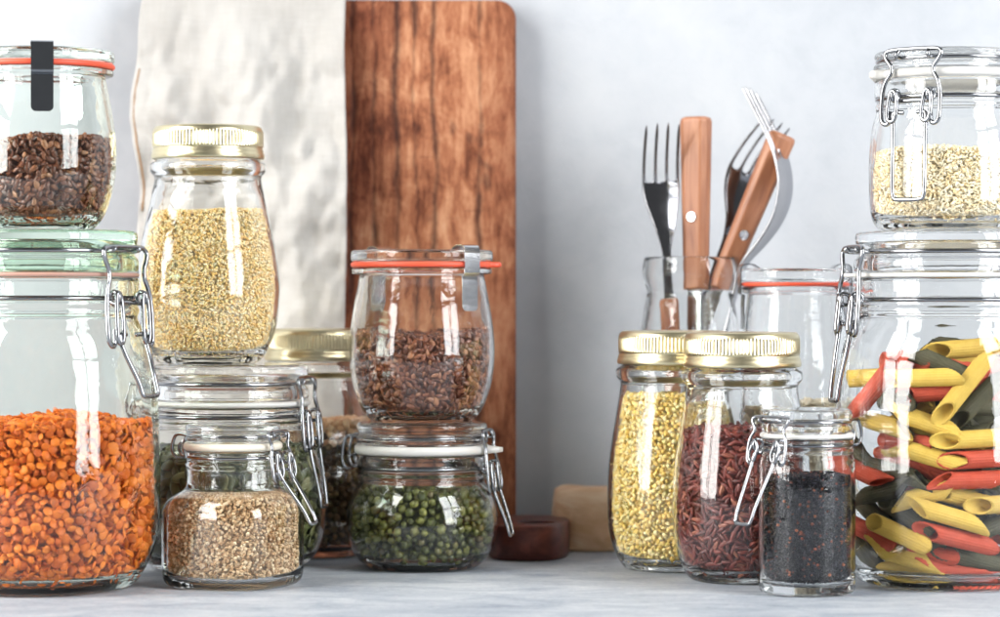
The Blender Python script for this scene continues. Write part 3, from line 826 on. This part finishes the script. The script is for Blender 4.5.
PEN = [
 (Yw, (883, 379), (958, 377), 0, 'yellow penne lying level across the top of the heap', .5),
 (Rd, (858, 411), (899, 359), 0, 'bright red penne leaning up at the left of the heap', PI-.5),
 (Yw, (940, 418), (985, 360), 0, 'yellow penne standing steeply at the upper right', 0),
 (Gn, (912, 352), (966, 376), .7, 'dark green penne sloping down behind the level yellow one', -1.5),
 (Yw, (932, 352), (1000, 346), 1.0, 'yellow penne at the very top right of the heap', 0),
 (Rd, (880, 361), (930, 363), 1.1, 'red penne level behind the leaning red one', 0),
 (Yw, (846, 379), (890, 377), 1.0, 'yellow penne half hidden at the upper left wall', 0),
 (Rd, (908, 394), (955, 391), .9, 'dull red penne tucked under the level yellow one', 0),
 (Yw, (850, 414), (917, 434), 0, 'yellow penne sloping down beside the black quinoa lid', 1.45),
 (Yw, (893, 411), (962, 434), .35, 'yellow penne with open end below the steep yellow one', 1.0),
 (Gn, (954, 424), (1000, 378), .5, 'green penne with dark open end at the right edge, upper', 0),
 (Yw, (940, 441), (1010, 437), 0, 'yellow penne with open left end below the green open tube', 0),
 (Yw, (896, 446), (962, 466), .3, 'long yellow penne in the middle above the dark green one', -1.2),
 (Rd, (948, 461), (1018, 457), 0, 'red penne with open left end, upper of two at right', 0),
 (Rd, (935, 481), (1004, 479), .1, 'red penne with pointed left end, lower of two at right', -1.2),
 (Gn, (866, 464), (928, 482), .5, 'dark green penne sloping right in the middle of the jar', 1.6),
 (Rd, (838, 460), (886, 483), .2, 'red penne emerging from behind the black quinoa jar', -1.4),
 (Gn, (850, 500), (914, 484), .1, 'ridged dark green penne rising right beside the quinoa jar', -1.6),
 (Yw, (896, 503), (954, 488), .5, 'short yellow penne rising right below the red pair', -1.3),
 (Yw, (912, 505), (983, 526), 0, 'yellow penne sloping right, centre of the lower half', 1.05),
 (Yw, (974, 506), (1030, 502), .1, 'pale yellow penne at the right edge, lower half', 0),
 (Yw, (940, 492), (986, 504), 1.0, 'yellow penne mostly hidden behind two yellow ones', 0),
 (Yw, (871, 520), (928, 547), 0, 'yellow penne with open upper left end near the bottom', 0),
 (Rd, (921, 530), (990, 546), .1, 'red penne with open right end near the bottom', .3),
 (Rd, (846, 520), (896, 545), .6, 'red penne with open left end low by the quinoa jar', 0),
 (Yw, (870, 545), (940, 567), .2, 'lowest long yellow penne sloping right', 1.4),
 (Rd, (922, 566), (990, 573), .2, 'lowest red penne lying on the bottom', 1.5),
 (Yw, (886, 568), (946, 571), .7, 'yellow penne on the bottom behind the lowest pair', PI),
 (Gn, (850, 532), (880, 568), .5, 'dark green penne standing in the lower left corner', 0),
 (Gn, (940, 550), (1000, 566), .7, 'dark green penne under the low red open tube', 0),
 (Gn, (858, 498), (890, 530), .8, 'dark green penne behind the ridged green one', 0),
 (Gn, (884, 500), (930, 530), .9, 'dark green penne with open end in the lower middle gap', 0),
 (Rd, (990, 568), (1040, 562), .2, 'red penne end showing at the lower right edge', 0),
 (Gn, (960, 540), (1010, 520), 1.0, 'dark green penne behind the low red tube', 0),
 (Gn, (968, 470), (1020, 500), .9, 'dark green penne between the red pair and the pale yellow one', 0),
 (Rd, (880, 440), (930, 445), 1.0, 'dark red penne in the gap below the beside-lid yellow one', 0),
 (Gn, (905, 440), (955, 455), 1.1, 'dark green penne in the gap beneath the upper yellow pair', 0),
 (Gn, (848, 440), (872, 470), .9, 'green penne with round open end beside the quinoa lid', 0),
 (Rd, (900, 548), (950, 556), 1.0, 'dark red penne behind the lowest yellow ones', 0),
 (Rd, (960, 385), (1005, 365), 1.1, 'red penne peeping out behind the steep yellow one', 0),
]
for c, p1, p2, ly, lab, roll in PEN: penne(c, p1, p2, ly, lab, roll)
# one tube facing the camera
o = penne(Gn, (900, 398), (904, 398), .2, 'green penne seen end-on as a ring under the level yellow one', 0)
o.matrix_world = Matrix.Translation(P(902, 398, 1.758-.036)) @ Matrix.Rotation(PI/2+.12, 4, 'X')
# a second layer right behind the front one
rq = random.Random(21)
for i in range(34):
    c = rq.choice([Gn, Gn, Gn, Rd, Yw])
    x = 876+(i % 5)*32+rq.uniform(-10, 10); y = 384+(i//5)*29+rq.uniform(-8, 8)
    a = rq.uniform(-.7, .7)
    penne(c, (x-34*math.cos(a), y-34*math.sin(a)), (x+34*math.cos(a), y+34*math.sin(a)), rq.uniform(1.5, 2.1),
          {'yellow': 'yellow', 'red': 'red', 'green': 'dark green'}[c]+' penne half hidden in the second layer behind the front tubes', rq.choice([0, PI, 1.5]), c+' penne in the second layer')
# the heart of the heap, glimpsed through the gaps
rr_ = random.Random(5)
for i in range(46):
    c = rr_.choice([Yw, Rd, Gn, Gn, Gn])
    z = .014+.136*(i+.5)/46; a = rr_.uniform(0, 2*PI); rr2 = .034*math.sqrt(rr_.random())
    o = bpy.data.objects.new('penne', PM[c]); COL.objects.link(o)
    o.matrix_world = Matrix.Translation((Lj.loc[0]+rr2*math.cos(a), Lj.loc[1]+.006+rr2*math.sin(a)*.85, z)) @ Matrix.Rotation(rr_.uniform(0, 2*PI), 4, 'Z') @ Matrix.Rotation(PI/2+rr_.uniform(-.3, .3), 4, 'Y')
    tag(o, {'yellow': 'yellow', 'red': 'red', 'green': 'dark green'}[c]+' penne buried in the heart of the heap, glimpsed through gaps', 'penne', c+' penne buried in the heap')

# ---------------------------------------------------------------- board, cloth, blocks
def rounded_slab(name, w, h, t, cr, mat, bevel=.004, nseg=8, hole=None):
    import bmesh
    bm = bmesh.new()
    pts = []
    for cx, cz, a0 in ((w/2-cr, h-cr, 0), (-w/2+cr, h-cr, PI/2), (-w/2+cr, cr, PI), (w/2-cr, cr, 1.5*PI)):
        for i in range(nseg+1):
            a = a0+PI/2*i/nseg; pts.append((cx+cr*math.cos(a), cz+cr*math.sin(a)))
    vs = [bm.verts.new((x, 0, z)) for x, z in pts]
    f = bm.faces.new(vs)
    r = bmesh.ops.extrude_face_region(bm, geom=[f])
    for v in r['geom']:
        if isinstance(v, bmesh.types.BMVert): v.co.y += t
    bmesh.ops.recalc_face_normals(bm, faces=bm.faces)
    ed = [e for e in bm.edges if len(e.link_faces) == 2 and e.link_faces[0].normal.dot(e.link_faces[1].normal) < .5]
    bmesh.ops.bevel(bm, geom=ed, offset=bevel, segments=3, affect='EDGES', profile=.5)
    me = bpy.data.meshes.new(name); bm.to_mesh(me); bm.free()
    me.materials.append(M[mat]); me.shade_smooth()
    o = bpy.data.objects.new(name, me); COL.objects.link(o)
    return o
b = rounded_slab('cutting_board', .262, .3985, .018, .014, 'board', .0035)
b.location = ((515-500)*2.0/F+.0005-.131+.0004, 2.0145, .0004); b.rotation_euler = (math.radians(-2.2), 0, 0)
tag(b, 'aged reddish-brown wooden board with cracks, leaning upright against the wall', 'cutting board')

def cloth():
    # hangs over the top of the board and falls in front of its left part
    nx, nz = 90, 150
    x0, x1 = (131-500)*1.985/F, (344-500)*1.985/F
    V, Fc = [], []
    ztop = .4005
    for j in range(nz+1):
        s = j/nz                                # 0 back bottom .. over top .. 1 front bottom
        for i in range(nx+1):
            u = i/nx
            L = s*.47-.10
            if L < 0:                           # behind the board
                z = ztop+L; y = 2.0490
                y += -.012*0
            elif L < .034:
                z = ztop+.006*math.sin(L/.034*PI); y = 2.0490-.0235*(L/.034)
            else:
                z = ztop-(L-.034); y = 2.0255-.0155*min(1, (L-.034)/.3)
            fold = 0
            if L > .03:
                q = min(1, (L-.03)/.08)*(.25+.75*min(1, max(0, (z-.15)/.06)))
                fold = .0050*math.sin(u*6.0+1.1+1.6*math.sin(z*9))+.0034*math.sin(u*13.5+z*17+.6)+.0016*math.sin(u*29-z*24+2)
                fold += .0030*math.sin(z*40+u*8)*(.4+.6*math.sin(u*3.1))
                # soft creases running askew
                for cx_, sl, wd, am in ((.30, .9, .05, .0042), (.62, -1.3, .06, .0048), (.80, .5, .035, .0030), (.47, 2.0, .04, .0026)):
                    dd = (u-cx_-sl*(z-.30)*1.2)/wd
                    fold += am*math.exp(-dd*dd)
                fold += .017*noise.fractal((u*2.4+3, z*13, 1.7), .9, 2.0, 4)+.009*abs(noise.noise((u*4+z*10, z*19-u*4, 4.2)))
                fold = (fold+.014)*q
            yy = y-max(fold, 0) if L > .034 else y
            if L > .034: yy = min(yy, y-.0008)
            xx = x0+(x1-x0)*u
            # wavy side edges
            xx += (1-u)*(.0028*math.sin(z*31+.4)+.0016*math.sin(z*73+1)) + u*(.0014*math.sin(z*27+1))
            xx += (1-u)*.006*max(0, (z-.33)/.1)
            V.append((xx, yy, z))
    w = nx+1
    for j in range(nz):
        for i in range(nx):
            Fc.append((j*w+i, (j+1)*w+i, (j+1)*w+i+1, j*w+i+1))
    o = link_mesh('linen_cloth', V, Fc, 'linen')
    md = o.modifiers.new('thickness', 'SOLIDIFY'); md.thickness = .0011; md.offset = 0
    tag(o, 'off-white linen cloth draped over the wooden board, hanging in soft folds', 'cloth')
    # stitched hem down the left edge
    pts = [Vector(V[j*w+1])+Vector((.0012, -.0010, 0)) for j in range(60, nz)]
    tube('hem_stitching', [(pts[:34], False)], .0007, 'thread', o, 6)
cloth()

# dark wooden piece lying on the table, with an eye hole
def eye_piece():
    import bmesh
    w, l, t = .0545, .094, .0245; n = 64
    V, Fc = [], []
    hx, hy, hr = .006, -.018, .0125
    outer = []
    for i in range(n):
        a = 2*PI*i/n; c, s = math.cos(a), math.sin(a)
        e = 2.5
        outer.append((math.copysign(abs(c)**(2/e), c)*w/2, math.copysign(abs(s)**(2/e), s)*l/2))
    inner = [(hx+hr*math.cos(2*PI*i/n), hy+hr*.8*math.sin(2*PI*i/n)) for i in range(n)]
    cen = (0, 0)
    rings = []
    def add(pts, z, sc=1.0, c=(0, 0)):
        b = len(V)
        for x, y in pts: V.append((c[0]+(x-c[0])*sc, c[1]+(y-c[1])*sc, z))
        rings.append(b)
    add(outer, 0, .97); add(outer, .0015, 1); add(outer, t-.002, 1); add(outer, t-.0005, .985); add(outer, t, .955)
    add(inner, t, 1.08, (hx, hy)); add(inner, t-.0015, 1.0, (hx, hy)); add(inner, .0015, 1.0, (hx, hy)); add(inner, 0, 1.05, (hx, hy))
    m = len(rings)
    for k_ in range(m):
        A_, B_ = rings[k_], rings[(k_+1) % m]
        for i in range(n):
            j = (i+1) % n; Fc.append((A_+i, A_+j, B_+j, B_+i))
    o = link_mesh('wooden_block', V, Fc, 'dark_wood')
    md = o.modifiers.new('edges', 'EDGE_SPLIT'); md.split_angle = math.radians(50)
    o.location = ((530-500)*1.93/F, 1.947, .0004); o.rotation_euler = (0, 0, math.radians(-6))
    tag(o, 'low dark reddish wooden piece with an eye hole, lying beside the mung bean jar', 'wood piece')
eye_piece()

def log_block():
    n, m = 48, 14
    V, Fc = [], []
    w, l, h = .070, .050, .0440
    rg = random.Random(3)
    for k_ in range(m+1):
        f = k_/m; z = h*f
        for i in range(n):
            a = 2*PI*i/n; c, s = math.cos(a), math.sin(a); e = 2.7
            x = math.copysign(abs(c)**(2/e), c)*w/2; y = math.copysign(abs(s)**(2/e), s)*l/2
            rr2 = 1+.012*math.sin(a*5+z*60)+.012*math.sin(a*9+f*4)+.014*rg.uniform(-1, 1)-.03*f
            if k_ == m: rr2 *= .86; z = h
            if k_ == m-1: rr2 *= .93; z = h*.985
            if k_ == m-2: rr2 *= .98; z = h*.955
            if k_ == 0: rr2 *= .97
            V.append((x*rr2, y*rr2, z+.0012*math.sin(a*3+1)*f))
    for k_ in range(m):
        for i in range(n):
            j = (i+1) % n; Fc.append((k_*n+i, k_*n+j, (k_+1)*n+j, (k_+1)*n+i))
    Fc.append(tuple(m*n+i for i in range(n))); Fc.append(tuple(reversed(range(n))))
    o = link_mesh('log_block', V, Fc, 'pale_wood')
    o.location = ((600-500)*1.99/F, 1.995, .0004); o.rotation_euler = (0, 0, math.radians(8))
    tag(o, 'rough pale brown wooden block with worn rim, by the wall behind the bulgur bottle', 'wood block')
log_block()

# ---------------------------------------------------------------- cutlery
def frame_from(a, b, facing=Vector((0, -1, 0)), roll=0):
    z = (b-a).normalized(); y = -(facing-z*facing.dot(z)).normalized(); x = y.cross(z)
    return Matrix.Translation(a) @ Matrix((x, y, z)).transposed().to_4x4() @ Matrix.Rotation(roll, 4, 'Z')

def handle_mesh(name, z0, z1, w, t, parent, taper=.9):
    """chamfered wooden scale handle along z from z0 to z1, wider at the end z1."""
    V, Fc = [], []
    def sec(z, s):
        ww, tt, c = w/2*s, t/2*s, min(w, t)*.26*s
        for x, y in ((ww, -tt+c), (ww, tt-c), (ww-c, tt), (-ww+c, tt), (-ww, tt-c), (-ww, -tt+c), (-ww+c, -tt), (ww-c, -tt)):
            V.append((x, y, z))
    e = .0035
    zs = [(z0, .80), (z0+(z1-z0)*.3, .86), (z0+(z1-z0)*.7, .95), (z1-e, 1.0), (z1-e*.35, .95), (z1, .80)]
    for z, s in zs: sec(z, s)
    for k_ in range(len(zs)-1):
        for i in range(8):
            j = (i+1) % 8; Fc.append((k_*8+i, k_*8+j, (k_+1)*8+j, (k_+1)*8+i))
    Fc.append(tuple(reversed(range(8)))); Fc.append(tuple((len(zs)-1)*8+i for i in range(8)))
    o = link_mesh(name, V, Fc, 'handle_wood', parent, smooth=False)
    md = o.modifiers.new('soft', 'BEVEL'); md.width = .0008; md.segments = 2
    return o

def rivet(parent, z, t):
    V, Fc = [], []; r = .0036; n = 20
    for y, s in ((-t/2-.0004, .8), (-t/2-.0003, 1), (t/2+.0003, 1), (t/2+.0004, .8)):
        for i in range(n): V.append((r*s*math.cos(2*PI*i/n), y, z+r*s*math.sin(2*PI*i/n)))
    for k_ in range(3):
        for i in range(n):
            j = (i+1) % n; Fc.append((k_*n+i, k_*n+j, (k_+1)*n+j, (k_+1)*n+i))
    Fc.append(tuple(reversed(range(n)))); Fc.append(tuple(3*n+i for i in range(n)))
    return link_mesh('rivet', V, Fc, 'steel', parent, smooth=False)

def knife(label, top, bottom, d1, d2, L_handle, w, t, roll=0, rivets=(.05,)):
    a, b_ = P(bottom[0], bottom[1], d2), P(top[0], top[1], d1)
    m = frame_from(a, b_, roll=roll); L = (b_-a).length
    r = thing('table_knife', label, 'knife', (0, 0, 0)); r.matrix_world = m
    h = handle_mesh('handle', L-L_handle, L, w, t, r)
    for q in rivets: rivet(h, L-q, t*.97)
    # tang line along the handle edge and blade
    V = []; Fc = []
    n = 12
    zs = [L*i/n*(1-L_handle/L)+.0 for i in range(n+1)]
    for i, z in enumerate(zs):
        f = i/n
        ww = .0085*(.55+.45*min(1, f*4))*(1-.25*f); tt = .0009
        V += [(-ww, -tt*.2, z), (ww*.6, -tt, z), (ww*.7, tt, z), (-ww, tt*.2, z)]
    for i in range(n):
        for x in range(4):
            y = (x+1) % 4; Fc.append((i*4+x, i*4+y, i*4+4+y, i*4+4+x))
    Fc += [(3, 2, 1, 0), tuple(n*4+x for x in range(4))]
    link_mesh('blade', V, Fc, 'steel', r, smooth=False)
    return r

def fork(label, top, bottom, d1, d2, Lh=.075, w=.0125, roll=0, mat='steel', wood_from=None, bend=.009, facing=Vector((0, -1, 0)), tine=.042):
    a, b_ = P(bottom[0], bottom[1], d2), P(top[0], top[1], d1)
    m = frame_from(a, b_, facing, roll); L = (b_-a).length
    r = thing('fork', label, 'fork', (0, 0, 0)); r.matrix_world = m
    # columns: 4 tines and 3 gaps
    tw = .00215*w/.0125*1.15; gap = (2*w-4*tw)/3
    cols = []
    x = -w
    for i in range(4):
        cols += [x, x+tw]; x += tw+gap
    cols = [c/w for c in cols]         # -1..1
    V, Fc = [], []
    zroot = L-tine
    def curve(z):
        f = (z-(L-Lh))/Lh
        f = max(0, min(1, f))
        return bend*(math.sin(f*PI*1.15)*1.0)-bend*.9*f*f
    zneck = L-Lh*1.35
    rows = []
    nb = 14
    for j in range(nb+1):
        f = j/nb; z = zneck+(zroot-zneck)*f
        g = max(0, (f-.12)/.88)
        half = .0030+(w-.0030)*(g*g*(3-2*g))**.8
        rows.append([len(V)+i for i in range(8)])
        for c in cols: V.append((c*half, curve(z)+.0022*(c*c)*g, z))
    for j in range(nb):
        for i in range(7): Fc.append((rows[j][i], rows[j][i+1], rows[j+1][i+1], rows[j+1][i]))
    nt = 8
    for i in range(4):
        prev = (rows[-1][i*2], rows[-1][i*2+1])
        cx_ = (cols[i*2]+cols[i*2+1])/2*w
        for j in range(1, nt+1):
            f = j/nt; z = zroot+tine*f*(1-.03*abs(i-1.5))
            hw = tw/2*(1-.15*f) if j < nt else tw*.12
            c0 = len(V)
            cxx = cx_*(1-.05*f)
            yy = curve(z)+.0022*(1-f)*(cx_/w)**2
            V.append((cxx-hw, yy, z)); V.append((cxx+hw, yy, z))
            Fc.append((prev[0], prev[1], c0+1, c0)); prev = (c0, c0+1)
    # stem
    zs = [zneck*q for q in (1, .75, .5, .25, 0)]
    prev = rows[0]
    for q, z in enumerate(zs[1:]):
        ww = .0030+.0014*(q+1)/4
        cur = [len(V)+i for i in range(8)]
        for c in cols: V.append((c*ww, curve(z), z))
        for i in range(7): Fc.append((cur[i], cur[i+1], prev[i+1], prev[i]))
        prev = cur
    o = link_mesh('fork_head', V, Fc, mat, r)
    md = o.modifiers.new('thick', 'SOLIDIFY'); md.thickness = .0021; md.offset = 0
    md = o.modifiers.new('sub', 'SUBSURF'); md.levels = 1; md.render_levels = 2
    if wood_from: handle_mesh('handle', .002, L-wood_from, .013, .008, r)
    return r
dN = 1.956
fork('upright fork with four tines, leftmost in the glass jug', (660, 122), (678, 470), dN-.008, dN-.004, w=.0135, mat='fork_steel', wood_from=.125, roll=.12)
knife('wooden-handled knife standing upright beside the left fork', (696, 117), (696, 545), dN+.004, dN-.004, .118, .0215, .016, roll=-.5, rivets=(.071,))
knife('wooden-handled knife leaning right in the glass jug', (783, 134), (640, 478), dN-.004, dN+.006, .115, .0195, .0125, roll=.25, rivets=(.076,))
fork('dark fork leaning right behind the tilted knife handle', (770, 118), (655, 440), dN+.014, dN+.006, w=.0135, mat='fork_steel', roll=.5)
fork('silver fork seen from its side, tips bent left, rightmost in the jug', (784, 94), (684, 500), dN-.012, dN-.002, w=.0150, mat='side_fork_steel', roll=1.10+PI, bend=.021, Lh=.122)

# ---------------------------------------------------------------- table, wall
def box(name, x0, x1, y0, y1, z0, z1, mat):
    V = [(x0, y0, z0), (x1, y0, z0), (x1, y1, z0), (x0, y1, z0), (x0, y0, z1), (x1, y0, z1), (x1, y1, z1), (x0, y1, z1)]
    Fc = [(3, 2, 1, 0), (4, 5, 6, 7), (0, 1, 5, 4), (1, 2, 6, 5), (2, 3, 7, 6), (3, 0, 4, 7)]
    return link_mesh(name, V, Fc, mat, smooth=False)
o = box('tabletop', -1.6, 1.6, .75, 2.0488, -.04, 0, 'table'); tag(o, 'pale blue-grey brushed painted tabletop under all the jars', 'tabletop', kind='structure')
o = box('wall', -1.8, 1.8, 2.0505, 2.16, -.9, 1.6, 'wall'); tag(o, 'pale blue-grey plaster wall behind the jars', 'wall', kind='structure')

# ---------------------------------------------------------------- light, camera, render
def area(name, loc, target, sx, sy, power, col):
    l = bpy.data.lights.new(name, 'AREA'); l.shape = 'RECTANGLE'; l.size = sx; l.size_y = sy; l.energy = power; l.color = col
    o = bpy.data.objects.new(name, l); COL.objects.link(o); o.location = loc
    d = Vector(target)-Vector(loc); o.rotation_euler = d.to_track_quat('-Z', 'Y').to_euler()
    return o
def window(name, loc, target, cols, rows, pw, ph, gap, power, col):
    """a window of several bright panes: one area lamp per pane."""
    q = (Vector(target)-Vector(loc)).to_track_quat('-Z', 'Y')
    for i in range(cols):
        for j in range(rows):
            u = (i-(cols-1)/2)*(pw+gap); v = (j-(rows-1)/2)*(ph+gap)
            area(name, Vector(loc)+q @ Vector((u, v, 0)), Vector(target)+q @ Vector((u, v, 0)), pw, ph, power/(cols*rows), col)
window('window_pane_light', (-1.80, .82, .92), (0, 1.85, .18), 2, 2, .62, .95, .09, 106, (1.0, .985, .96))
window('window_pane_light', (1.55, .55, .92), (.1, 1.9, .2), 2, 2, .46, .90, .08, 69, (.96, .98, 1.0))
w = bpy.data.worlds.new('World'); SC.world = w; w.use_nodes = True
bg = w.node_tree.nodes['Background']; bg.inputs[0].default_value = (.96, .98, 1, 1); bg.inputs[1].default_value = .16

cam = bpy.data.cameras.new('Camera'); cam.lens = 100; cam.sensor_width = 36; cam.sensor_fit = 'HORIZONTAL'
cam.shift_y = -(308.5-HY)/1000; cam.clip_end = 50; cam.clip_start = .05
cam.dof.use_dof = True; cam.dof.focus_distance = 1.75; cam.dof.aperture_fstop = 6.3
co = bpy.data.objects.new('Camera', cam); COL.objects.link(co); co.location = (0, 0, H); co.rotation_euler = (PI/2, 0, 0)
SC.camera = co

SC.render.engine = 'CYCLES'
cy = SC.cycles
cy.max_bounces = 22; cy.transmission_bounces = 20; cy.glossy_bounces = 8; cy.diffuse_bounces = 4; cy.transparent_max_bounces = 8
cy.caustics_refractive = True; cy.caustics_reflective = True; cy.blur_glossy = .0
cy.sample_clamp_indirect = 20; cy.sample_clamp_direct = 0
cy.use_denoising = True
try: cy.denoiser = 'OPENIMAGEDENOISE'
except Exception: pass
cy.use_adaptive_sampling = False
vs = SC.view_settings; vs.view_transform = 'Standard'; vs.look = 'None'; vs.exposure = 0; vs.gamma = 1
